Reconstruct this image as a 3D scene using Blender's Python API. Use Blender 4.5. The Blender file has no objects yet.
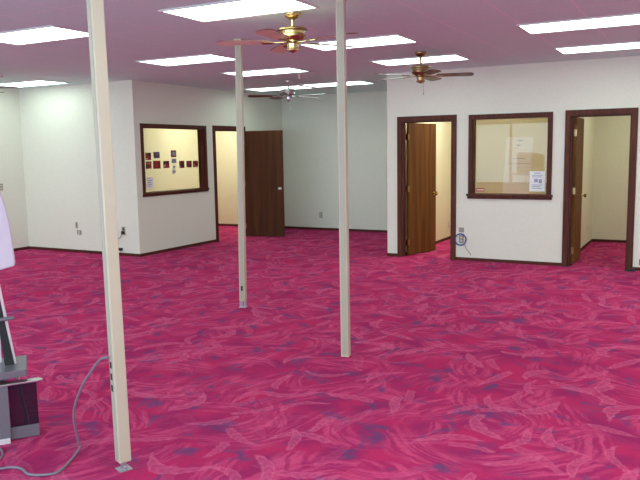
import bpy, bmesh, math, random
from mathutils import Vector, Matrix, Euler
PI = math.pi
random.seed(7)
scene = bpy.context.scene
COL = scene.collection
H = 2.74

# ------------------------------------------------------------------ materials
def new_mat(name):
    m = bpy.data.materials.new(name); m.use_nodes = True
    nt = m.node_tree; b = nt.nodes['Principled BSDF']
    return m, nt, b
def lin(c):
    return tuple(((x/255)/12.92 if x/255 <= 0.04045 else ((x/255+0.055)/1.055)**2.4) for x in c) + (1.0,)
def flat(name, rgb, rough=0.5, metal=0.0, noise=0.04, scale=30, bump=0.0, spec=0.5):
    m, nt, b = new_mat(name)
    b.inputs['Roughness'].default_value = rough; b.inputs['Metallic'].default_value = metal
    b.inputs['Specular IOR Level'].default_value = spec
    tc = nt.nodes.new('ShaderNodeTexCoord'); nz = nt.nodes.new('ShaderNodeTexNoise')
    nz.inputs['Scale'].default_value = scale; nz.inputs['Detail'].default_value = 4
    nt.links.new(tc.outputs['Object'], nz.inputs['Vector'])
    r = nt.nodes.new('ShaderNodeMapRange'); r.inputs['To Min'].default_value = 1-noise; r.inputs['To Max'].default_value = 1+noise
    r.inputs['From Min'].default_value = .3; r.inputs['From Max'].default_value = .7
    nt.links.new(nz.outputs['Fac'], r.inputs['Value'])
    mx = nt.nodes.new('ShaderNodeVectorMath'); mx.operation = 'SCALE'
    mx.inputs[0].default_value = lin(rgb)[:3]
    nt.links.new(r.outputs['Result'], mx.inputs['Scale']); nt.links.new(mx.outputs['Vector'], b.inputs['Base Color'])
    if bump:
        bp = nt.nodes.new('ShaderNodeBump'); bp.inputs['Strength'].default_value = bump; bp.inputs['Distance'].default_value = .004
        nt.links.new(nz.outputs['Fac'], bp.inputs['Height']); nt.links.new(bp.outputs['Normal'], b.inputs['Normal'])
    return m
def wood(name, dark, light, rough=0.4, sx=26, sz=1.6, coat=0.0, axis='Z'):
    m, nt, b = new_mat(name); b.inputs['Roughness'].default_value = rough
    b.inputs['Specular IOR Level'].default_value = .2 if coat == 0 else .5
    b.inputs['Coat Weight'].default_value = coat; b.inputs['Coat Roughness'].default_value = .15
    tc = nt.nodes.new('ShaderNodeTexCoord'); mp = nt.nodes.new('ShaderNodeMapping')
    mp.inputs['Scale'].default_value = {'Z': (sx, sx, sz), 'X': (sz, sx, sx)}[axis]
    nz = nt.nodes.new('ShaderNodeTexNoise'); nz.inputs['Scale'].default_value = 1; nz.inputs['Detail'].default_value = 6; nz.inputs['Distortion'].default_value = .6
    nt.links.new(tc.outputs['Object'], mp.inputs['Vector']); nt.links.new(mp.outputs['Vector'], nz.inputs['Vector'])
    cr = nt.nodes.new('ShaderNodeValToRGB')
    cr.color_ramp.elements[0].position = .3; cr.color_ramp.elements[0].color = lin(dark)
    cr.color_ramp.elements[1].position = .7; cr.color_ramp.elements[1].color = lin(light)
    nt.links.new(nz.outputs['Fac'], cr.inputs['Fac']); nt.links.new(cr.outputs['Color'], b.inputs['Base Color'])
    return m
def emit(name, rgb, strength):
    m = bpy.data.materials.new(name); m.use_nodes = True; nt = m.node_tree
    nt.nodes.remove(nt.nodes['Principled BSDF'])
    e = nt.nodes.new('ShaderNodeEmission'); e.inputs['Color'].default_value = lin(rgb); e.inputs['Strength'].default_value = strength
    nt.links.new(e.outputs[0], nt.nodes['Material Output'].inputs['Surface'])
    return m
class G:
    """tiny node graph helper"""
    def __init__(s, nt): s.nt = nt
    def n(s, t): return s.nt.nodes.new(t)
    def put(s, sock, v):
        if hasattr(v, 'links') or isinstance(v, bpy.types.NodeSocket): s.nt.links.new(v, sock)
        else: sock.default_value = v
    def m(s, op, a, b=0.0, c=0.0):
        x = s.n('ShaderNodeMath'); x.operation = op
        for i, v in enumerate((a, b, c)): s.put(x.inputs[i], v)
        return x.outputs[0]
    def v(s, op, a, b=None, sc=None):
        x = s.n('ShaderNodeVectorMath'); x.operation = op
        s.put(x.inputs[0], a)
        if b is not None: s.put(x.inputs[1], b)
        if sc is not None: s.put(x.inputs['Scale'], sc)
        return x.outputs[0]
    def mix(s, f, a, b):
        x = s.n('ShaderNodeMix'); x.data_type = 'RGBA'
        s.put(x.inputs['Factor'], f); s.put(x.inputs['A'], a); s.put(x.inputs['B'], b)
        return x.outputs['Result']
    def smooth(s, v, lo, hi):
        x = s.n('ShaderNodeMapRange'); x.interpolation_type = 'SMOOTHSTEP'
        s.put(x.inputs['Value'], v); x.inputs['From Min'].default_value = lo; x.inputs['From Max'].default_value = hi
        return x.outputs['Result']
    def noise(s, vec, scale, detail=3, dist=0.0, out='Fac'):
        x = s.n('ShaderNodeTexNoise'); x.inputs['Scale'].default_value = scale; x.inputs['Detail'].default_value = detail
        x.inputs['Distortion'].default_value = dist; s.put(x.inputs['Vector'], vec); return x.outputs[out]

def carpet_material():
    m, nt, b = new_mat('patterned_carpet'); g = G(nt)
    b.inputs['Roughness'].default_value = 1.0; b.inputs['Specular IOR Level'].default_value = 0.02
    tc = g.n('ShaderNodeTexCoord').outputs['Object']
    warp = g.v('SCALE', g.v('SUBTRACT', g.noise(tc, 1.7, 2, out='Color'), (0.5, 0.5, 0.5)), sc=0.2)
    fine = g.v('SCALE', g.v('SUBTRACT', g.noise(tc, 22, 2, out='Color'), (0.5, 0.5, 0.5)), sc=0.035)
    P = g.v('ADD', g.v('ADD', tc, warp), fine)
    base = g.mix(g.smooth(g.noise(tc, 3.2, 4), .35, .65), lin(C_BASE_A), lin(C_BASE_B))
    def cell(off, scale, turn, curve):
        """one motif per Voronoi cell: its own turned and bent coordinates"""
        Q = g.v('SCALE', g.v('ADD', P, off), sc=scale)
        vo = g.n('ShaderNodeTexVoronoi'); vo.voronoi_dimensions = '2D'; vo.inputs['Randomness'].default_value = .8
        vo.inputs['Scale'].default_value = 1.0; g.put(vo.inputs['Vector'], Q)
        loc = g.v('SUBTRACT', Q, vo.outputs['Position'])
        sp = g.n('ShaderNodeSeparateColor'); g.put(sp.inputs[0], vo.outputs['Color'])
        ang = g.m('MULTIPLY_ADD', sp.outputs[0], turn, -turn/2+.35)
        ro = g.n('ShaderNodeVectorRotate'); ro.rotation_type = 'Z_AXIS'; g.put(ro.inputs['Vector'], loc); g.put(ro.inputs['Angle'], ang)
        xyz = g.n('ShaderNodeSeparateXYZ'); g.put(xyz.inputs[0], ro.outputs[0])
        x, y0 = xyz.outputs[0], xyz.outputs[1]
        bend = g.m('MULTIPLY', g.m('SUBTRACT', sp.outputs[1], .5), curve)
        y = g.m('ADD', y0, g.m('MULTIPLY', g.m('MULTIPLY', x, x), bend))
        return x, y, sp.outputs[2]
    def ellipse(x, y, a, bb):
        return g.m('ADD', g.m('POWER', g.m('ABSOLUTE', g.m('DIVIDE', x, a)), 2.0), g.m('POWER', g.m('ABSOLUTE', g.m('DIVIDE', y, bb)), 2.0))
    def plume(col, off, scale, a, bb, curve, turn, amount):
        x, y, rnd = cell(off, scale, turn, curve)
        cv = g.n('ShaderNodeCombineXYZ'); g.put(cv.inputs[0], g.m('MULTIPLY', x, 2.2)); g.put(cv.inputs[1], g.m('MULTIPLY', y, 15.0)); g.put(cv.inputs[2], g.m('MULTIPLY', rnd, 37.0))
        streak = g.smooth(g.noise(cv.outputs[0], 1.0, 2, .2), .40, .66)
        mask = g.m('SUBTRACT', 1.0, g.smooth(ellipse(x, y, a, bb), .25, 1.1))
        tone = g.mix(streak, lin(C_LEAF_A), lin(C_LEAF_B))
        return g.mix(g.m('MULTIPLY', mask, amount), col, tone)
    def leaf(col, off, scale, a, bb, curve, turn, amount):
        x, y, rnd = cell(off, scale, turn, curve)
        e = ellipse(x, y, a, bb)
        mask = g.m('SUBTRACT', 1.0, g.smooth(e, .55, 1.1))
        ay = g.m('ABSOLUTE', y)
        barbs = g.m('SINE', g.m('ADD', g.m('MULTIPLY', x, 40.0), g.m('MULTIPLY', ay, -55.0)))
        tone = g.m('ADD', g.m('MULTIPLY_ADD', barbs, .14, .45), g.m('MULTIPLY', g.smooth(e, .3, .8), .5))
        lc = g.mix(tone, lin(C_LEAF_A), lin(C_LEAF_C))
        return g.mix(g.m('MULTIPLY', mask, g.m('MULTIPLY', g.smooth(rnd, .1, .7), amount)), col, lc)
    col = base
    col = plume(col, (3.1, 7.7, 0), 1.9, .72, .34, 2.2, 4.2, .75)
    col = plume(col, (25.7, 9.1, 0), 2.4, .7, .3, 2.8, 5.0, .7)
    spots = g.smooth(g.noise(g.v('ADD', P, (31, 5, 0)), 5.6, 4, .5), .54, .70)
    col = g.mix(g.m('MULTIPLY', spots, .8), col, lin(C_SPOT))
    col = leaf(col, (11.3, 2.9, 0), 2.5, .56, .10, 2.4, 4.4, .62)
    col = leaf(col, (5.7, 19.1, 0), 3.1, .56, .10, 2.0, 4.0, .58)
    tuft = g.noise(tc, 160, 2)
    col = g.v('SCALE', col, sc=g.m('MULTIPLY_ADD', tuft, .5, .75))
    g.put(b.inputs['Base Color'], col)
    bp = g.n('ShaderNodeBump'); bp.inputs['Strength'].default_value = .35; bp.inputs['Distance'].default_value = .006
    g.put(bp.inputs['Height'], tuft); g.put(b.inputs['Normal'], bp.outputs['Normal'])
    return m

def ceiling_material():
    m, nt, b = new_mat('acoustic_ceiling_tile'); g = G(nt)
    b.inputs['Roughness'].default_value = .95; b.inputs['Specular IOR Level'].default_value = .1
    tc = g.n('ShaderNodeTexCoord').outputs['Object']
    xyz = g.n('ShaderNodeSeparateXYZ'); g.put(xyz.inputs[0], tc)
    def line(c, per, off, w):
        fr = g.m('FRACT', g.m('DIVIDE', g.m('SUBTRACT', c, off), per))
        d = g.m('MULTIPLY', g.m('MINIMUM', fr, g.m('SUBTRACT', 1.0, fr)), per)
        return g.m('SUBTRACT', 1.0, g.smooth(d, w*.6, w))
    grid = g.m('MAXIMUM', line(xyz.outputs[0], .583, -1.55, .011), line(xyz.outputs[1], 1.1, 7.4, .011))
    speck = g.noise(tc, 70, 3)
    tile = g.mix(g.smooth(speck, .3, .7), lin(C_TILE_A), lin(C_TILE_B))
    col = g.mix(g.m('MULTIPLY', grid, .5), tile, lin(C_TBAR))
    g.put(b.inputs['Base Color'], col)
    bp = g.n('ShaderNodeBump'); bp.inputs['Strength'].default_value = .3; bp.inputs['Distance'].default_value = .004
    g.put(bp.inputs['Height'], speck); g.put(b.inputs['Normal'], bp.outputs['Normal'])
    return m

def glass_material(name='clear_pane_glass', tint=(.95, .97, .95, 1)):
    m = bpy.data.materials.new(name); m.use_nodes = True; nt = m.node_tree
    nt.nodes.remove(nt.nodes['Principled BSDF']); g = G(nt)
    t = g.n('ShaderNodeBsdfTransparent'); t.inputs['Color'].default_value = tint
    gl = g.n('ShaderNodeBsdfGlossy'); gl.inputs['Roughness'].default_value = .01
    fr = g.n('ShaderNodeFresnel'); fr.inputs['IOR'].default_value = 1.45
    geo = g.n('ShaderNodeNewGeometry'); front = g.m('SUBTRACT', 1.0, geo.outputs['Backfacing'])
    mx = g.n('ShaderNodeMixShader'); g.put(mx.inputs[0], g.m('MULTIPLY', fr.outputs[0], front)); g.put(mx.inputs[1], t.outputs[0]); g.put(mx.inputs[2], gl.outputs[0])
    nt.links.new(mx.outputs[0], nt.nodes['Material Output'].inputs['Surface'])
    return m
def smoked_material():
    m = bpy.data.materials.new('smoked_plastic'); m.use_nodes = True; nt = m.node_tree
    nt.nodes.remove(nt.nodes['Principled BSDF']); g = G(nt)
    t = g.n('ShaderNodeBsdfTransparent'); t.inputs['Color'].default_value = (.46, .42, .52, 1)
    gl = g.n('ShaderNodeBsdfPrincipled'); gl.inputs['Roughness'].default_value = .12; gl.inputs['Base Color'].default_value = (.03, .03, .045, 1)
    mx = g.n('ShaderNodeMixShader'); mx.inputs[0].default_value = .3; g.put(mx.inputs[1], t.outputs[0]); g.put(mx.inputs[2], gl.outputs[0])
    nt.links.new(mx.outputs[0], nt.nodes['Material Output'].inputs['Surface'])
    return m
def photo_material(name, dark, mid, light, seed):
    m, nt, b = new_mat(name); g = G(nt); b.inputs['Roughness'].default_value = .3
    tc = g.n('ShaderNodeTexCoord').outputs['Object']
    n1 = g.noise(g.v('ADD', tc, (seed*3.1, seed*1.7, seed)), 16, 2)
    col = g.mix(g.smooth(n1, .42, .55), lin(dark), lin(mid)); col = g.mix(g.smooth(n1, .6, .68), col, lin(light))
    g.put(b.inputs['Base Color'], col); return m

C_BASE_A, C_BASE_B = (180, 46, 93), (147, 42, 92)
C_LEAF_A, C_LEAF_B, C_LEAF_C = (159, 44, 93), (202, 77, 119), (214, 105, 142)
C_SPOT = (98, 64, 108)
C_TILE_A, C_TILE_B, C_TBAR = (203, 230, 228), (214, 240, 238), (240, 240, 240)
LIGHT_E = 4.6; DAY = 6.0; EXPO = 0.37

M = {}
M['carpet'] = carpet_material()
M['ceiling'] = ceiling_material()
M['wall'] = flat('cream_wall_covering', (226, 224, 212), .8, noise=.03, scale=55, bump=.15, spec=.2)
M['office_wall'] = flat('office_wall_covering', (226, 222, 194), .8, noise=.03, scale=55, bump=.15, spec=.2)
M['trim'] = wood('dark_stained_trim', (66, 32, 24), (98, 50, 36), .5, coat=.0)
M['door'] = wood('brown_veneer_door', (86, 50, 18), (124, 80, 34), .6, sx=14, sz=.8, coat=0)
M['door_shaded'] = wood('shaded_brown_veneer_door', (66, 34, 18), (92, 54, 30), .6, sx=14, sz=.8, coat=0)  # door veneer with the dimmer light on this leaf put into its colour
M['base'] = flat('dark_brown_baseboard', (84, 40, 34), .6, spec=.2)
M['glass'] = glass_material(); M['tinted'] = glass_material('bronze_tinted_glass', (.72, .69, .64, 1))
M['smoked'] = smoked_material()
M['brass'] = flat('polished_brass', (196, 172, 124), .24, 1.0, noise=.03)
M['antique'] = flat('antique_brass', (156, 126, 92), .28, 1.0, noise=.06)
M['silver'] = flat('brushed_silver', (206, 204, 204), .3, 1.0, noise=.03)
M['blade'] = wood('walnut_fan_blade', (70, 30, 24), (112, 58, 44), .35, sx=20, sz=1.5, coat=.15, axis='X')
M['oak'] = wood('light_oak_fan_blade', (214, 186, 160), (236, 214, 192), .4, sx=20, sz=1.5, coat=.2, axis='X')
M['pole'] = flat('cream_painted_steel', (190, 178, 157), .42, noise=.02, scale=12)
M['pole_cover'] = flat('grey_beige_pole_cover', (172, 163, 146), .45, noise=.02, scale=12)
M['pole_foot'] = flat('galvanised_foot', (190, 188, 196), .35, .8, noise=.05)
M['dark'] = flat('dark_opening', (22, 16, 16), .7)
M['plate'] = flat('ivory_plastic_plate', (206, 200, 182), .4, noise=.02)
M['tanplate'] = flat('grey_beige_plate', (150, 142, 130), .45, noise=.02)
M['white_plastic'] = flat('lavender_white_plastic', (200, 183, 198), .45, noise=.02)
M['frame'] = flat('white_light_frame', (206, 200, 204), .5, noise=.02)
M['lamp'] = emit('lit_diffuser', (228, 255, 244), LIGHT_E)
M['grey_metal'] = flat('grey_enamel_metal', (118, 113, 121), .38, .3, noise=.04)
M['pale_metal'] = flat('pale_painted_tube', (222, 208, 212), .35, .2, noise=.03)
M['black_plastic'] = flat('black_plastic', (24, 23, 26), .45)
M['grey_cable'] = flat('grey_cable_sheath', (122, 112, 126), .5, noise=.02)
M['blue_cable'] = flat('blue_cable_sheath', (58, 66, 150), .5, noise=.04)
M['paper'] = flat('white_paper', (238, 238, 240), .8, noise=.01)
M['ink'] = flat('grey_ink', (150, 156, 172), .8)
M['blue_ink'] = flat('blue_ink', (150, 160, 205), .8)
M['red'] = flat('red_card', (178, 34, 50), .5)
M['alu'] = flat('dark_bronze_aluminium', (70, 66, 64), .4, .5)

# ------------------------------------------------------------------ mesh helpers
class MB:
    def __init__(s): s.bm = bmesh.new()
    def box(s, x0, x1, y0, y1, z0, z1, mat=None):
        vs = [Vector((x, y, z)) for x in (x0, x1) for y in (y0, y1) for z in (z0, z1)]
        if mat is not None: vs = [mat @ p for p in vs]
        v = [s.bm.verts.new(p) for p in vs]
        for f in ((0, 1, 3, 2), (4, 6, 7, 5), (0, 4, 5, 1), (2, 3, 7, 6), (0, 2, 6, 4), (1, 5, 7, 3)):
            s.bm.faces.new([v[i] for i in f])
        return s
    def prism(s, poly, d0, d1, fn):
        a = [s.bm.verts.new(fn(p[0], p[1], d0)) for p in poly]; b = [s.bm.verts.new(fn(p[0], p[1], d1)) for p in poly]
        n = len(poly); s.bm.faces.new(a[::-1]); s.bm.faces.new(b)
        for i in range(n): s.bm.faces.new((a[i], a[(i+1) % n], b[(i+1) % n], b[i]))
        return s
    def lathe(s, prof, seg=24, mat=None, close=True):
        rings = []
        for r, z in prof:
            ring = []
            for k in range(seg):
                p = Vector((r*math.cos(2*PI*k/seg), r*math.sin(2*PI*k/seg), z))
                ring.append(s.bm.verts.new(mat @ p if mat is not None else p))
            rings.append(ring)
        for a, b in zip(rings, rings[1:]):
            for k in range(seg): s.bm.faces.new((a[k], a[(k+1) % seg], b[(k+1) % seg], b[k]))
        if close:
            s.bm.faces.new(rings[0][::-1]); s.bm.faces.new(rings[-1])
        return s
    def tube(s, pts, r, seg=8, smooth_n=0):
        pts = [Vector(p) for p in pts]
        if smooth_n: pts = spline(pts, smooth_n)
        rings = []; up = Vector((0, 0, 1))
        for i, p in enumerate(pts):
            t = (pts[min(i+1, len(pts)-1)] - pts[max(i-1, 0)]).normalized()
            n = t.cross(up)
            if n.length < .05: n = t.cross(Vector((1, 0, 0)))
            n.normalize(); bnm = t.cross(n)
            rings.append([s.bm.verts.new(p + (n*math.cos(2*PI*k/seg) + bnm*math.sin(2*PI*k/seg))*r) for k in range(seg)])
        for a, b in zip(rings, rings[1:]):
            for k in range(seg): s.bm.faces.new((a[k], a[(k+1) % seg], b[(k+1) % seg], b[k]))
        s.bm.faces.new(rings[0][::-1]); s.bm.faces.new(rings[-1])
        return s
    def build(s, name, mat, parent=None, smooth=False, bevel=0.0, origin=None):
        bmesh.ops.recalc_face_normals(s.bm, faces=s.bm.faces[:])
        if origin is not None:
            bmesh.ops.translate(s.bm, verts=s.bm.verts[:], vec=-Vector(origin))
        me = bpy.data.meshes.new(name); s.bm.to_mesh(me); s.bm.free()
        me.materials.append(mat)
        if smooth:
            for p in me.polygons: p.use_smooth = True
        o = bpy.data.objects.new(name, me); COL.objects.link(o)
        if origin is not None: o.location = origin
        if parent is not None: o.parent = parent
        if bevel:
            b = o.modifiers.new('bevel', 'BEVEL'); b.width = bevel; b.segments = 2; b.limit_method = 'ANGLE'
        if smooth:
            e = o.modifiers.new('split', 'EDGE_SPLIT'); e.split_angle = math.radians(40)
        return o
def spline(pts, n):
    out = []
    for i in range(len(pts)-1):
        p0 = pts[max(i-1, 0)]; p1 = pts[i]; p2 = pts[i+1]; p3 = pts[min(i+2, len(pts)-1)]
        for k in range(n):
            t = k/n
            out.append(.5*((2*p1) + (p2-p0)*t + (2*p0-5*p1+4*p2-p3)*t*t + (3*p1-p0-3*p2+p3)*t**3))
    out.append(pts[-1]); return out
def empty(name, loc=(0, 0, 0), rz=0.0):
    o = bpy.data.objects.new(name, None); COL.objects.link(o); o.location = loc; o.rotation_euler = (0, 0, rz)
    o.empty_display_size = .1
    return o
def tag(o, label, cat, group=None):
    o['label'] = label; o['category'] = cat
    if group: o['group'] = group
    return o
def struct(o): o['kind'] = 'structure'; return o

# ------------------------------------------------------------------ room layout (metres; camera stands above the origin)
YA, YK, YD, XB, XL = 10.05, 12.92, 8.50, -7.80, -10.34
XA, XR, YF, T = -4.23, 3.2, -1.9, .12
D2 = (-4.0, -3.215); WA = (-2.925, -1.872); D3 = (-1.60, -0.835); DH = 2.035
WB = (8.68, 10.255); DB = (10.57, 11.47)
WZ = (.97, 2.035); WZB = (.995, 2.035)

struct(MB().box(XL-T, XR+T, YF-T, YK+T, -.1, 0).build('floor', M['carpet']))
struct(MB().box(XL-T, XR+T, YF-T, YK+T, H, H+.1).build('ceiling', M['ceiling']))
# wall with the two doors and the pass-through window
m = MB()
for a, b in ((XA, D2[0]), (D2[1], WA[0]), (WA[1], D3[0]), (D3[1], XR)): m.box(a, b, YA, YA+T, 0, H)
m.box(D2[0], D2[1], YA, YA+T, DH, H).box(D3[0], D3[1], YA, YA+T, DH, H).box(WA[0], WA[1], YA, YA+T, 0, WZ[0]).box(WA[0], WA[1], YA, YA+T, WZ[1], H)
struct(m.build('wall_office_front', M['wall']))
struct(MB().box(XA, XA+T, YA+T, YK, 0, H).build('wall_office_side', M['wall']))
m = MB()
m.box(XB-T, XB, YD, WB[0], 0, H).box(XB-T, XB, WB[1], DB[0], 0, H).box(XB-T, XB, DB[1], YK, 0, H)
m.box(XB-T, XB, WB[0], WB[1], 0, WZB[0]).box(XB-T, XB, WB[0], WB[1], WZB[1], H).box(XB-T, XB, DB[0], DB[1], DH, H)
struct(m.build('wall_corner_office', M['wall']))
struct(MB().box(XL, XB-T, YD, YD+T, 0, H).build('wall_alcove', M['wall']))
struct(MB().box(XL-T, XL, YF, YK+T, 0, H).build('wall_left', M['wall']))
struct(MB().box(XL, XR, YK, YK+T, 0, H).build('wall_back', M['wall']))
struct(MB().box(XR, XR+T, YF, YK+T, 0, H).build('wall_right', M['wall']))
# inner faces of the offices (their own paint)
struct(MB().box(XA+T, XA+T+.1, YA+T, YK, 0, H).box(XA+T+.1, -1.77, YK-.02, YK, 0, H).build('wall_office_inner', M['office_wall']))
struct(MB().box(-1.77, -1.65, YA+T, YK, 0, H).build('wall_office_divider', M['office_wall']))
struct(MB().box(-1.65, XR, YK-.02, YK, 0, H).build('wall_corner_room_back', M['office_wall']))
struct(MB().box(-9.90, -9.78, YD+T, YK, 0, H).box(-9.78, XB-T, YK-.02, YK, 0, H).build('wall_corner_office_inner', M['office_wall']))
# shop front behind the camera: low wall, header, glazing
m = MB().box(XL, XR, YF-T, YF, 0, .5).box(XL, XR, YF-T, YF, 2.4, H)
struct(m.build('wall_front', M['wall']))
wf = struct(empty('window_3', (0, YF, 0)))
m = MB()
nx = 8
for k in range(nx+1):
    x = XL + (XR-XL)*k/nx; m.box(max(XL, x-.035), min(XR, x+.035), -.09, -.03, .5, 2.4)
m.box(XL, XR, -.09, -.03, .5, .56).box(XL, XR, -.09, -.03, 2.34, 2.4)
m.build('window_frame', M['alu'], wf)
MB().box(XL, XR, -.064, -.058, .56, 2.34).build('glass', M['glass'], wf)

# baseboards
BH, BT = .045, .012
m = MB()
for a, b in ((XA, D2[0]-.065), (D2[1]+.065, D3[0]-.065), (D3[1]+.065, XR)): m.box(a, b, YA-BT, YA, 0, BH)
struct(m.build('baseboard_office_front', M['base']))
struct(MB().box(XB, XA, YK-BT, YK, 0, BH).box(XA-BT, XA, YA, YK-BT, 0, BH).build('baseboard_back', M['base']))
struct(MB().box(XL, XB+BT, YD-BT, YD, 0, BH).build('baseboard_alcove', M['base']))
struct(MB().box(XL, XL+BT, YF, YD-BT, 0, BH).build('baseboard_left', M['base']))
struct(MB().box(XB, XB+BT, YD, DB[0]-.065, 0, BH).box(XB, XB+BT, DB[1]+.065, YK-BT, 0, BH).build('baseboard_corner_office', M['base']))
struct(MB().box(XA+T+.1, XA+T+.1+BT, YA+T, YK-.02, 0, BH).box(XA+T+.1+BT, -1.77, YK-.02-BT, YK-.02, 0, BH).build('baseboard_office_inner', M['base']))
struct(MB().box(-1.65, -1.65+BT, YA+T, YK-.02, 0, BH).box(-1.65+BT, XR, YK-.02-BT, YK-.02, 0, BH).build('baseboard_corner_room', M['base']))
struct(MB().box(-9.78, XB-T, YK-.02-BT, YK-.02, 0, BH).box(-9.78, -9.78+BT, YD+T, YK-.02-BT, 0, BH).build('baseboard_corner_office_inner', M['base']))

# ------------------------------------------------------------------ doors
CW = .062
def door_frame(parent, fn, a, b):
    """a..b along the wall, fn(u, depth, z) -> matrix-free mapping; depth 0 = hall face, T = office face"""
    m = MB()
    def bx(u0, u1, d0, d1, z0, z1):
        c = [fn(u, d) for u in (u0, u1) for d in (d0, d1)]
        xs = [p[0] for p in c]; ys = [p[1] for p in c]
        m.box(min(xs), max(xs), min(ys), max(ys), z0, z1)
    for d0, d1 in ((-.018, 0), (T, T+.018)):
        bx(a-CW, a+.004, d0, d1, 0, DH+CW); bx(b-.004, b+CW, d0, d1, 0, DH+CW); bx(a+.004, b-.004, d0, d1, DH-.004, DH+CW)
    bx(a, a+.02, 0, T, 0, DH); bx(b-.02, b, 0, T, 0, DH); bx(a+.02, b-.02, 0, T, DH-.02, DH)
    for u0, u1 in ((a+.02, a+.032), (b-.032, b-.02)): bx(u0, u1, .05, .09, 0, DH-.02)
    bx(a+.032, b-.032, .05, .09, DH-.032, DH-.02)
    return m.build('door_frame', M['trim'], parent)
def knob(parent, mat, x, y, z, sy, knobmat):
    pf = [(.0305, 0), (.0305, .006), (.012, .01), (.011, .03), (.022, .036), (.028, .046), (.027, .058), (.018, .066), (.004, .068)]
    R = Matrix.Rotation(-PI/2*sy, 4, 'X')
    return MB().lathe(pf, 16, mat @ Matrix.Translation((x, y, z)) @ R).build('door_knob', knobmat, parent, smooth=True)
def door_leaf(parent, hinge, ang, length, knobmat, thick=.036, mat=None):
    """leaf runs from the hinge along local +X, turned by ang about Z"""
    Mx = Matrix.Translation(hinge) @ Matrix.Rotation(ang, 4, 'Z')
    lf = MB().box(.004, length, -thick/2, thick/2, .012, DH-.026, Mx).build('door_leaf', mat or M['door'], parent, bevel=.002)
    knob(lf, Mx, length-.06, thick/2, .92, 1, knobmat); k2 = knob(lf, Mx, length-.06, -thick/2, .92, -1, knobmat)
    for z in (.2, 1.02, 1.8):
        MB().box(-.012, .02, -thick/2-.004, thick/2+.004, z-.045, z+.045, Mx).build('hinge', M['antique'], lf)
    return lf
d = struct(empty('door_2')); door_frame(d, lambda u, w: (u, YA+w), *D2)
door_leaf(d, (D2[0]+.045, YA+T+.012, 0), math.radians(73), .70, M['brass'])
d = struct(empty('door_3')); door_frame(d, lambda u, w: (u, YA+w), *D3)
door_leaf(d, (D3[0]+.045, YA+T+.012, 0), math.radians(90.5), .70, M['brass'])
d = struct(empty('door_1')); door_frame(d, lambda u, w: (XB-w, u), *DB)
door_leaf(d, (XB+.022, DB[1]-.01, 0), math.atan2(.12, .80), .80, M['silver'], mat=M['door_shaded'])

# ------------------------------------------------------------------ pass-through windows
def window(name, fn, a, b, glass_d, gmat, wz=WZ, horn=.02, apron=.068):
    w = struct(empty(name)); m = MB(); z0, z1 = wz
    def bx(mm, u0, u1, d0, d1, zz0, zz1):
        c = [fn(u, dd) for u in (u0, u1) for dd in (d0, d1)]
        xs = [p[0] for p in c]; ys = [p[1] for p in c]
        mm.box(min(xs), max(xs), min(ys), max(ys), zz0, zz1)
    cw = .05
    for d0, d1 in ((-.02, 0), (T, T+.02)):
        bx(m, a-cw, a+.004, d0, d1, z0, z1+cw); bx(m, b-.004, b+cw, d0, d1, z0, z1+cw); bx(m, a+.004, b-.004, d0, d1, z1-.004, z1+cw)
    bx(m, a, a+.018, 0, T, z0, z1); bx(m, b-.018, b, 0, T, z0, z1); bx(m, a+.018, b-.018, 0, T, z1-.018, z1)
    m.build('window_frame', M['trim'], w)
    m = MB(); bx(m, a-cw-horn, b+cw+horn, -.045, T+.03, z0-.03, z0+.002); bx(m, a-cw-.01, b+cw+.01, -.022, 0, z0-apron, z0-.03)
    m.build('window_sill', M['trim'], w, bevel=.004)
    m = MB(); bx(m, a+.018, b-.018, glass_d-.003, glass_d+.003, z0+.002, z1-.018); m.build('glass', gmat, w)
    return w
window('window_2', lambda u, w: (u, YA+w), WA[0], WA[1], .085, M['tinted'])
window('window_1', lambda u, w: (XB-w, u), WB[0], WB[1], .085, M['glass'], WZB, .0, .06)

# ------------------------------------------------------------------ ceiling lights
LIGHTS = [
 (-5.63, 4.85, 'lit troffer light passing behind the head of the tall pole with the cable'),
 (-3.295, 4.84, 'largest lit troffer light, directly in front of the nearest brass ceiling fan'),
 (-5.60, 7.10, 'lit troffer light between the cable pole and the thin pole beside the corner office'),
 (-5.54, 8.76, 'lit troffer light crossed near its end by the pole beside the corner office'),
 (-6.77, 11.14, 'lit troffer light near the corner above the open door, left one of the end-to-end pair'),
 (-5.55, 11.05, 'lit troffer light at the back wall behind the middle pole, right of the pair'),
 (-3.27, 7.00, 'lit troffer light crossed by the middle pole and a dark fan blade'),
 (-3.24, 8.78, 'lit troffer light just behind the hub of the brown-bladed fan'),
 (-1.02, 7.13, 'lit troffer light near the right edge, nearer to the camera of two'),
 (-1.01, 8.93, 'lit troffer light near the right edge, closer of two to the far wall'),
 (-9.40, 7.95, 'lit troffer light close to the alcove wall that it washes bright white'),
 (-9.40, 6.72, 'lit troffer light cut off by the left edge, only its tip showing'),
]
LX, LY = 1.10, .54
def light_meshes():
    f = MB(); w = .022
    f.box(-LX/2-w, LX/2+w, -LY/2-w, -LY/2, -.012, 0).box(-LX/2-w, LX/2+w, LY/2, LY/2+w, -.012, 0)
    f.box(-LX/2-w, -LX/2, -LY/2, LY/2, -.012, 0).box(LX/2, LX/2+w, -LY/2, LY/2, -.012, 0)
    dd = MB().box(-LX/2, LX/2, -LY/2, LY/2, -.008, -.001)
    return f, dd
root0 = empty('ceiling_light', (0, 0, H)); f, dd = light_meshes()
fr0 = f.build('frame', M['frame'], root0); di0 = dd.build('diffuser', M['lamp'], root0)
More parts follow.
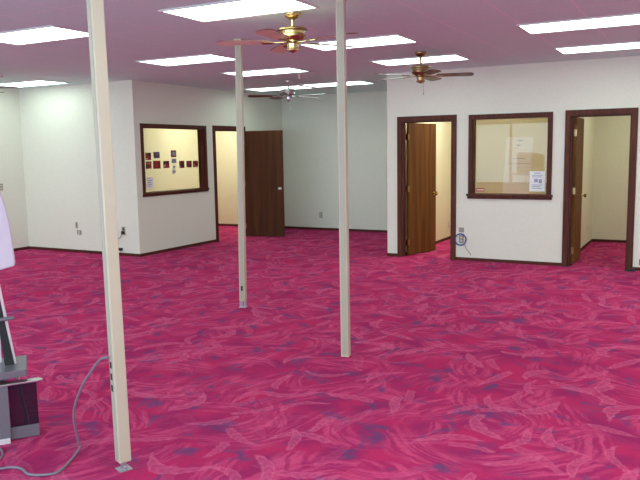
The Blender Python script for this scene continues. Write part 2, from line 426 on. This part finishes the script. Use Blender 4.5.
for i, (x, y, lab) in enumerate(LIGHTS):
    if i == 0: r = root0
    else:
        r = root0.copy(); COL.objects.link(r)
        for ch in (fr0, di0):
            c = ch.copy(); COL.objects.link(c); c.parent = r
    r.location = (x, y, H); tag(r, lab, 'ceiling light', 'troffer lights in the ceiling')
# lamps of the same ceiling that hang over the part of the hall behind the camera and inside the offices
def lamp(name, x, y, power, color, sx=1.17, sy=.55):
    l = bpy.data.lights.new(name, 'AREA'); l.shape = 'RECTANGLE'; l.size = sx; l.size_y = sy; l.energy = power; l.color = color
    o = bpy.data.objects.new(name, l); COL.objects.link(o); o.location = (x, y, H-.03)
lamp('office_lamp', -3.3, 11.2, 38, (1.0, .95, .80))
lamp('office_lamp', -0.1, 11.7, 22, (.97, 1.0, .84))
lamp('office_lamp', -8.62, 11.9, 32, (1.0, .94, .78))
for x in (-5.6, -1.0, 1.3):
    lamp('hall_lamp', x, 2.2, 24, (.93, 1.0, .94))
for y in (4.84, 7.1, 8.9): lamp('hall_lamp', 1.35, y, 24, (.93, 1.0, .94))
for y in (4.84, 2.2): lamp('hall_lamp', -9.4, y, 24, (.93, 1.0, .94))

# ------------------------------------------------------------------ ceiling fans
def fan(name, loc, ang0, metal, blade_mat, label, drop=.15, chain=True, radius=.66, pitch=9, edge_mat=None):
    root = empty(name, loc)
    tag(root, label, 'ceiling fan')
    S = dict(smooth=True)
    MB().lathe([(.066, 0), (.068, -.012), (.06, -.03), (.042, -.045), (.022, -.055), (.014, -.058)], 24).build('canopy', metal, root, **S)
    MB().lathe([(.0125, -.05), (.0125, -drop)], 12).build('downrod', metal, root, **S)
    z = -drop
    MB().lathe([(.014, z+.012), (.04, z+.004), (.11, z-.004), (.124, z-.014), (.124, z-.022), (.098, z-.03), (.094, z-.05), (.106, z-.058), (.108, z-.075), (.09, z-.095), (.07, z-.102), (.066, z-.108)], 28).build('motor_housing', metal, root, **S)
    zb = z-.112
    for k in range(5):
        a = ang0 + k*2*PI/5
        Rm = Matrix.Rotation(a, 4, 'Z') @ Matrix.Translation((0, 0, zb)) @ Matrix.Rotation(math.radians(pitch), 4, 'X')
        bm = MB(); poly = []
        r0, r1 = .185, radius
        out = [(r0, -.05), (r0+.03, -.056), (r1-.07, -.07), (r1-.025, -.062), (r1-.006, -.04), (r1, 0), (r1-.006, .04), (r1-.025, .062), (r1-.07, .07), (r0+.03, .056), (r0, .05)]
        bm.prism(out, -.0035, .0035, lambda p, q, h: Rm @ Vector((p, q, h)))
        bo = bm.build('blade', blade_mat, root)
        if edge_mat is not None:
            bo.data.materials.append(edge_mat)
            for p in bo.data.polygons:
                if len(p.vertices) == 4: p.material_index = 1
        ir = MB()
        ir.prism([(.06, -.016), (.15, -.012), (.2, -.03), (.25, -.026), (.262, 0), (.25, .026), (.2, .03), (.15, .012), (.06, .016)], -.010, -.004, lambda p, q, h: Rm @ Vector((p, q, h)))
        ir.build('blade_bracket', metal, bo)
    MB().lathe([(.07, zb+.006), (.072, zb-.006), (.05, zb-.016), (.046, zb-.05), (.054, zb-.056), (.05, zb-.072), (.02, zb-.082), (.008, zb-.09)], 20).build('switch_housing', metal, root, **S)
    if chain:
        MB().tube([(.04, -.02, zb-.06), (.043, -.022, zb-.1), (.043, -.022, zb-.2)], .0018, 6).lathe([(.002, -.022), (.006, -.014), (.005, 0)], 8, Matrix.Translation((.043, -.022, zb-.2))).build('pull_chain', metal, root)
    return root
V0 = math.radians(28.3)     # heading of the picture's own horizontal, for placing blade angles as seen
fan('ceiling_fan', (-3.03, 5.22, H), V0+math.radians(178), M['brass'], M['oak'], 'brass ceiling fan with long blades hanging nearest, just behind the largest light', drop=.12, chain=False, radius=.63, pitch=7, edge_mat=M['blade'])
fan('ceiling_fan', (-2.98, 8.10, H), V0+math.radians(-82), M['antique'], M['blade'], 'ceiling fan with brown blades hanging before the wall of the two doors', drop=.16, radius=.61, pitch=-9)
fan('ceiling_fan', (-5.96, 10.10, H), V0+math.radians(190), M['silver'], M['blade'], 'small distant ceiling fan with silvery hub near the back wall', drop=.13)
fan('ceiling_fan', (-8.28, 5.98, H), V0+math.radians(0), M['antique'], M['blade'], 'ceiling fan at the left edge, only blade tips showing below the light', drop=.16)

sp = empty('sprinkler_head', (-5.31, 9.32, H)); tag(sp, 'tiny pale sprinkler head under the ceiling beside the light of the thin pole', 'sprinkler')
MB().lathe([(.035, 0), (.035, -.008), (.02, -.012)], 16).build('escutcheon', M['plate'], sp, smooth=True)
MB().lathe([(.016, -.01), (.016, -.05), (.022, -.055), (.022, -.065)], 12).build('body', M['plate'], sp, smooth=True)

# ------------------------------------------------------------------ power poles
def pole(loc, rot, label, z0, slots, foot, lean=0.0):
    root = empty('power_pole', loc, rot); s = .032
    root.rotation_euler = (Matrix.Rotation(lean, 3, Vector((-.474, .881, 0))) @ Matrix.Rotation(rot, 3, 'Z')).to_euler()
    tag(root, label, 'pole', 'floor-to-ceiling poles')
    m = MB().box(-s, s, -s, s, z0, H)
    m.build('post', M['pole'], root, bevel=.006)
    # shallow snap-on cover on the two broad faces
    MB().box(-s*.62, s*.62, -s-.003, s+.003, z0+.01, H-.03).build('cover_strip', M['pole_cover'], root, bevel=.001)
    MB().box(-s-.005, s+.005, -s-.005, s+.005, H-.022, H).build('ceiling_collar', M['pole'], root, bevel=.003)
    f = MB()
    if foot == 'plate':
        f.box(-.034, .034, -.034, .034, 0, .004).box(-.012, .012, -.012, .012, .004, z0+.04)
        f.box(-.03, .03, -.006, .006, .004, .02)
    elif foot == 'prongs':
        f.box(-.036, .036, -.036, .036, 0, .005)
        for a in (-1, 1):
            for b in (-1, 1): f.box(a*.022-.007, a*.022+.007, b*.022-.007, b*.022+.007, .005, z0+.01)
    else:
        f.box(-.03, .03, -.03, .03, 0, z0+.01)
    f.build('foot', M['pole_foot'] if foot != 'plain' else M['pole'], root)
    for (face, u, z, w, h) in slots:       # recessed dark receptacle openings
        R = Matrix.Rotation(face, 4, 'Z')
        MB().box(s-.004, s+.0036, u-w/2, u+w/2, z-h/2, z+h/2, R).build('receptacle', M['dark'], root)
    return root
R1 = math.radians(-24)
pole((-2.577, 2.613, 0), R1, 'nearest cream pole with a grey cable plugged in low', .045,
     [(-PI/2, 0, z, .024, .034) for z in (.56, .50, .44)], 'plate', -.009)
pole((-4.207, 6.10, 0), math.radians(15), 'thin cream pole farthest away, before the corner office door', .066,
     [(-PI/2, 0.0, .205, .02, .05)], 'prongs', .012)
pole((-2.44, 4.94, 0), math.radians(10), 'middle cream pole in the centre, without a cable', .012, [], 'plain', -.003)

# ------------------------------------------------------------------ wall plates
def outlet(loc, rz, label, w=.07, h=.115, mat='tanplate', plug=False, cat='outlet', name='wall_outlet', face=True):
    """plate on a wall; local -Y looks into the room"""
    root = empty(name, loc, rz); tag(root, label, cat)
    MB().box(-w/2, w/2, -.006, .0, -h/2, h/2).build('cover_plate', M[mat], root, bevel=.002)
    if face:
        for z in (-h*.2, h*.2): MB().box(-.016, .016, -.0085, -.005, z-.013, z+.013).build('socket', M['dark' if plug else 'plate'], root)
    if plug: MB().box(-.022, .022, -.04, -.0085, -h*.2-.022, -h*.2+.022).build('plug', M['black_plastic'], root, bevel=.004)
    return root
outlet((-3.07, YA, .443), 0, 'small beige plate on the wall above the blue cable coil', .075, .07, face=False, cat='wall plate', name='wall_plate')
outlet((-3.07, YA, .31), 0, 'beige outlet plate on the wall behind the blue cable coil', .07, .115)
outlet((-6.914, YK, .307), 0, 'grey outlet low on the far back wall beside the middle pole', .07, .115)
outlet((-9.155, YD, .455), 0, 'narrow upper plate on the alcove wall, above the squarish lower one', .045, .10, face=False, cat='wall plate', name='wall_plate')
outlet((-9.10, YD, .335), 0, 'squarish lower outlet on the alcove wall under the narrow plate', .10, .075)
outlet((-8.12, YD, .40), 0, 'outlet with black plug on the alcove wall behind the nearest pole', .075, .13, plug=True)
outlet((-1.65, 12.286, .29), -PI/2+PI, 'pale outlet inside the room behind the right-hand open door', .07, .115, mat='plate')
outlet((XA+T+.1, 12.339, .26), PI/2, 'pale outlet inside the room behind the open door beside the blue coil', .07, .115, mat='plate')
outlet((XL, 8.02, 1.10), PI/2, 'beige switch plate on the side wall at the photo edge above the white machine', .07, .115, cat='light switch', name='light_switch', face=True)
outlet((-.672, YA, .113), 0, 'dark outlet low on the wall at the right edge past the door', .05, .075, mat='black_plastic')
st = empty('door_stop', (-.80, YA-.085, 0)); tag(st, 'dark door stop on the carpet at the foot of the right door frame', 'door stop')
MB().prism([(-.07, 0), (.06, 0), (.06, .04), (.02, .045)], -.03, .03, lambda p, q, h: Vector((p, h, q))).build('wedge', M['black_plastic'], st, bevel=.004)

# black cord below the plugged outlet
tag(MB().tube([(-8.12, YD-.045, .355), (-8.15, YD-.05, .30), (-8.23, YD-.03, .26), (-8.255, YD-.022, .19), (-8.22, YD-.025, .10), (-8.18, YD-.03, .066)], .005, 6, 5).box(-8.22, -8.15, YD-.05, YD-.013, .085, .125).build('cord', M['black_plastic'], None), 'short black cord with adapter hanging from the plugged alcove outlet', 'cord')
# blue coil on the wall and its grey tail
coil = []
cx, cz, cr = -3.078, .305, .082
for k in range(0, 37):
    t = 2*PI*k/12
    coil.append((cx+cr*math.cos(t)*(1+.04*math.sin(k)), YA-.018-.005*(k % 3), cz+cr*math.sin(t)*(1+.04*math.cos(1.7*k))))
cb = MB().tube(coil, .008, 6, 2).build('cable_coil', M['blue_cable'])
tag(cb, 'coil of blue cable hanging on the wall beside the open door', 'cable')
t_ = MB().tube([(cx+.06, YA-.02, cz-.07), (-2.99, YA-.015, .17), (-2.94, YA-.015, .11), (-2.925, YA-.014, .08)], .004, 6, 4).build('cable_tail', M['grey_cable'], cb)

# ------------------------------------------------------------------ papers, photographs
def sheet(name, fn, a, b, z0, z1, mat, label, cat, group=None, lines=(), border=None):
    """thin sheet lying against a surface; fn(u, depth, z)"""
    ca = fn(a, 0, z0)
    m = MB()
    m.prism([(a, z0), (b, z0), (b, z1), (a, z1)], 0, .0012, lambda p, q, h: fn(p, h, q))
    o = m.build(name, mat, None, origin=fn((a+b)/2, 0, (z0+z1)/2)); tag(o, label, cat, group)
    if lines:
        for (u0, u1, w0, w1) in lines:
            ll = MB().prism([(a+(b-a)*u0, z0+(z1-z0)*w0), (a+(b-a)*u1, z0+(z1-z0)*w0), (a+(b-a)*u1, z0+(z1-z0)*w1), (a+(b-a)*u0, z0+(z1-z0)*w1)], .0012, .0018, lambda p, q, h: fn(p, h, q))
            lo = ll.build('print', border or M['ink'], o)
            lo.matrix_parent_inverse = Matrix.Translation(-Vector(o.location))
    return o
fB = lambda u, h, z: Vector((XB-.085+.0035+h, u+.10, 1.6155+(z-1.6155)*1.011))
GP = 'photographs taped to the corner office window'
RD = ((60, 12, 18), (150, 26, 38), (205, 150, 140))
def ph(a, b, z0, z1, label, cols, seed, lines=()):
    sheet('photograph', fB, a, b, z0, z1, photo_material('print_%d' % seed, *cols, seed), label, 'photograph', GP, lines)
ph(8.715, 8.85, 1.515, 1.63, 'red photograph at the near end of the upper short row on the glass', RD, 1)
ph(8.91, 9.055, 1.54, 1.64, 'purplish grey photograph second in the upper short row on the glass', ((96, 74, 100), (130, 100, 120), (190, 180, 190)), 2)
ph(8.715, 8.85, 1.375, 1.49, 'dark red photograph at the near end of the long lower row', RD, 3)
ph(8.89, 9.07, 1.37, 1.50, 'largest bright red photograph, second in the long lower row', ((120, 14, 26), (160, 24, 36), (170, 40, 50)), 4)
ph(9.14, 9.29, 1.375, 1.49, 'red photograph third in the lower row, just before the pale prints', RD, 5)
ph(9.545, 9.685, 1.365, 1.485, 'dark red photograph just past the pale prints in the lower row', RD, 6)
ph(9.74, 9.885, 1.368, 1.482, 'dark red photograph last but one in the lower row', RD, 7)
ph(9.92, 10.065, 1.366, 1.48, 'dark red photograph at the far end of the lower row by the frame', RD, 8)
ph(9.34, 9.48, 1.55, 1.662, 'photograph with wide white middle in a dark red border, highest on the glass', ((130, 26, 40), (140, 30, 44), (150, 40, 50)), 9, lines=((.25, .9, .22, .8),))
sheet('photograph', fB, 9.35, 9.478, 1.45, 1.525, M['ink'], 'pale blue grey print directly under the highest photograph', 'photograph', GP)
sheet('note', fB, 9.362, 9.46, 1.362, 1.415, M['paper'], 'small white slip with a brown mark in the column of pale prints', 'note', None, ((.25, .75, .3, .7),), M['base'])
sheet('note', fB, 9.358, 9.455, 1.274, 1.346, M['paper'], 'small white slip with a grey mark, lowest in the column of pale prints', 'note', None, ((.2, .8, .25, .75),))
sheet('notice', fB, 8.715, 8.87, 1.06, 1.245, M['paper'], 'white paper with faint blue writing low on the photograph window', 'notice', None,
      ((.15, .5, .84, .9), (.15, .85, .66, .72), (.15, .7, .5, .56), (.15, .85, .34, .40), (.15, .6, .18, .24)), M['blue_ink'])
fA = lambda u, h, z: Vector((u, YA+.085-.0035-h, z))
sheet('notice', fA, -2.133, -1.925, 1.01, 1.29, M['paper'], 'white printed notice on the glass of the window between the two doors', 'notice', None,
      ((.3, .7, .88, .92), (.15, .85, .78, .81), (.15, .8, .70, .73), (.3, .55, .45, .62), (.6, .8, .40, .60), (.15, .85, .30, .33), (.15, .7, .22, .25), (.15, .8, .14, .17)))
sheet('sign', fA, -2.885, -2.765, 1.0, 1.045, M['red'], 'small red sign in the bottom corner of the window between the doors', 'sign', None, ((.08, .92, .38, .62),), M['paper'])
ch = sheet('wall_chart', lambda u, h, z: Vector((u - .06*(1.8-z), YK-.022-h, z)), -3.13, -2.66, .80, 1.80, M['paper'], 'large pale paper chart on the office wall seen through the window', 'chart', None,
      ((.45, .6, .93, .95), (.42, .55, .85, .865), (.3, .75, .62, .628), (.1, .95, .53, .536)))

# ------------------------------------------------------------------ equipment at the left edge
n_ = Vector((-.80, .60, 0)); r_ = Vector((.60, .80, 0))*.92; C0 = Vector((-3.43, 2.57, 0))
def eq(u, d, z): return C0 + r_*u + n_*d + Vector((0, 0, z))
EM = Matrix(((r_.x, n_.x, 0, C0.x), (r_.y, n_.y, 0, C0.y), (0, 0, 1, 0), (0, 0, 0, 1)))
stand = empty('equipment_stand', C0); tag(stand, 'grey metal equipment stand with shelf and smoked panel at the left edge', 'stand')
def part(m, name, mat, bevel=.003, smooth=False):
    o = m.build(name, mat, stand, bevel=bevel, smooth=smooth); o.matrix_parent_inverse = Matrix.Translation(-C0); return o
part(MB().box(-.75, -.03, -.1, .5, .955, .985, EM), 'top_panel', M['grey_metal'])
part(MB().tube([eq(-.035, .10, .96), eq(.025, .11, .90), eq(.145, .16, .0)], .008, 10), 'leg', M['pale_metal'], 0, True)
part(MB().tube([eq(-.70, .10, .96), eq(-.72, .11, .0)], .012, 10), 'leg', M['pale_metal'], 0, True)
part(MB().tube([eq(-.70, .48, .96), eq(-.72, .48, .0)], .012, 10), 'leg', M['pale_metal'], 0, True)
part(MB().prism([(-.02, .95), (-.008, .95), (.018, .87), (.085, .40), (.03, .40), (-.01, .86)], .12, .135, lambda p, q, h: eq(p, h, q)), 'side_brace', M['black_plastic'])
part(MB().tube([eq(-.5, .09, .675), eq(.1, .09, .695)], .011, 10), 'cross_bar', M['grey_metal'], 0, True)
part(MB().box(-.7, .015, .20, .24, .40, .62, EM), 'back_panel', M['pale_metal'])
part(MB().prism([(-.7, -.08), (.148, -.02), (.165, .30), (-.7, .30)], .375, .415, lambda p, q, h: eq(p, q, h)), 'shelf', M['grey_metal'])
part(MB().prism([(-.1, -.03), (.20, -.02), (.24, .0), (.22, .03), (-.1, .04)], .334, .345, lambda p, q, h: eq(p, q, h)), 'tray', M['silver'])
part(MB().box(-.7, .035, -.02, .30, .03, .333, EM), 'cabinet', M['grey_metal'])
part(MB().box(-.7, .03, -.03, .30, .0, .03, EM), 'plinth', M['pale_metal'])
pn = part(MB().box(.036, .200, .02, .026, .075, .322, EM), 'smoked_panel', M['smoked'], .001)
pn['label'] = 'dark see-through plastic panel'
part(MB().box(.036, .200, .016, .032, .005, .074, EM), 'panel_rail', M['grey_metal'], .002)
stk = MB().prism([(.155, .155), (.176, .155), (.168, .195)], .0185, .0198, lambda p, q, h: eq(p, h, q)).build('sticker', M['paper'], pn)
stk.matrix_parent_inverse = Matrix.Translation(-C0)

mach = empty('office_machine', C0 + Vector((0, 0, .985))); tag(mach, 'pale lavender-white machine housing with sloping side on top of the grey stand', 'machine')
mo = MB().prism([(-.62, .986), (.03, .986), (.122, 1.005), (.128, 1.03), (.112, 1.235), (.088, 1.37), (.066, 1.45), (-.62, 1.50)], .0, .38, lambda p, q, h: eq(p, h, q)).build('housing', M['white_plastic'], mach, bevel=.008)
mo.matrix_parent_inverse = Matrix.Translation(-(C0+Vector((0, 0, .985))))
mo = MB().box(-.6, .02, .38, .40, 1.02, 1.42, EM).build('rear_cover', M['grey_metal'], mach, bevel=.004)
mo.matrix_parent_inverse = Matrix.Translation(-(C0+Vector((0, 0, .985))))

# grey cable from the nearest pole, across the carpet to the stand
CAB = [(-2.597, 2.567, .602), (-2.658, 2.576, .585), (-2.71, 2.583, .54), (-2.807, 2.587, .429), (-2.897, 2.607, .294), (-2.93, 2.623, .2), (-2.96, 2.669, .065), (-2.95, 2.66, .014), (-2.85, 2.45, .0085), (-2.862, 2.385, .0085), (-2.952, 2.338, .0085), (-3.05, 2.365, .0085), (-3.114, 2.352, .0085), (-3.16, 2.31, .0085), (-3.3, 2.30, .0085)]
tag(MB().tube(CAB, .0065, 8, 6).build('power_cable', M['grey_cable'], None, smooth=True), 'grey cable looping from the nearest pole across the carpet', 'cable')
tag(MB().tube([(-3.40, 2.50, .007), (-3.33, 2.47, .007), (-3.27, 2.42, .007), (-3.25, 2.37, .007), (-3.28, 2.33, .007)], .006, 8, 8).build('floor_cable', M['grey_cable'], None, smooth=True), 'short grey cable end on the carpet beneath the equipment stand', 'cable')

# ------------------------------------------------------------------ daylight
w = bpy.data.worlds.new('World'); scene.world = w; w.use_nodes = True
bg = w.node_tree.nodes['Background']; bg.inputs['Color'].default_value = (.66, .90, 1.06, 1); bg.inputs['Strength'].default_value = DAY
pl = bpy.data.lights.new('shopfront_daylight', 'AREA'); pl.shape = 'RECTANGLE'; pl.size = XR-XL; pl.size_y = 1.9; pl.cycles.is_portal = True
po = bpy.data.objects.new('shopfront_daylight', pl); COL.objects.link(po); po.location = ((XL+XR)/2, YF-.13, 1.45); po.rotation_euler = (PI/2, 0, 0)

# ------------------------------------------------------------------ camera and view
cam = bpy.data.cameras.new('camera'); co = bpy.data.objects.new('camera', cam); COL.objects.link(co)
cam.sensor_width = 36; cam.lens = 714.826*36/640; cam.clip_start = .05
yaw, pitch, roll = .4933, .12413, -.01615
fwd = Vector((-math.sin(yaw)*math.cos(pitch), math.cos(yaw)*math.cos(pitch), -math.sin(pitch)))
rt = Vector((math.cos(yaw), math.sin(yaw), 0)); up = rt.cross(fwd)
r2 = rt*math.cos(roll) + up*math.sin(roll); u2 = -rt*math.sin(roll) + up*math.cos(roll)
co.matrix_world = Matrix(((r2.x, u2.x, -fwd.x, 0), (r2.y, u2.y, -fwd.y, 0), (r2.z, u2.z, -fwd.z, 1.6155), (0, 0, 0, 1)))
scene.camera = co
vs = scene.view_settings; vs.view_transform = 'Standard'; vs.look = 'None'; vs.gamma = 1; vs.use_curve_mapping = False
vs.exposure = EXPO
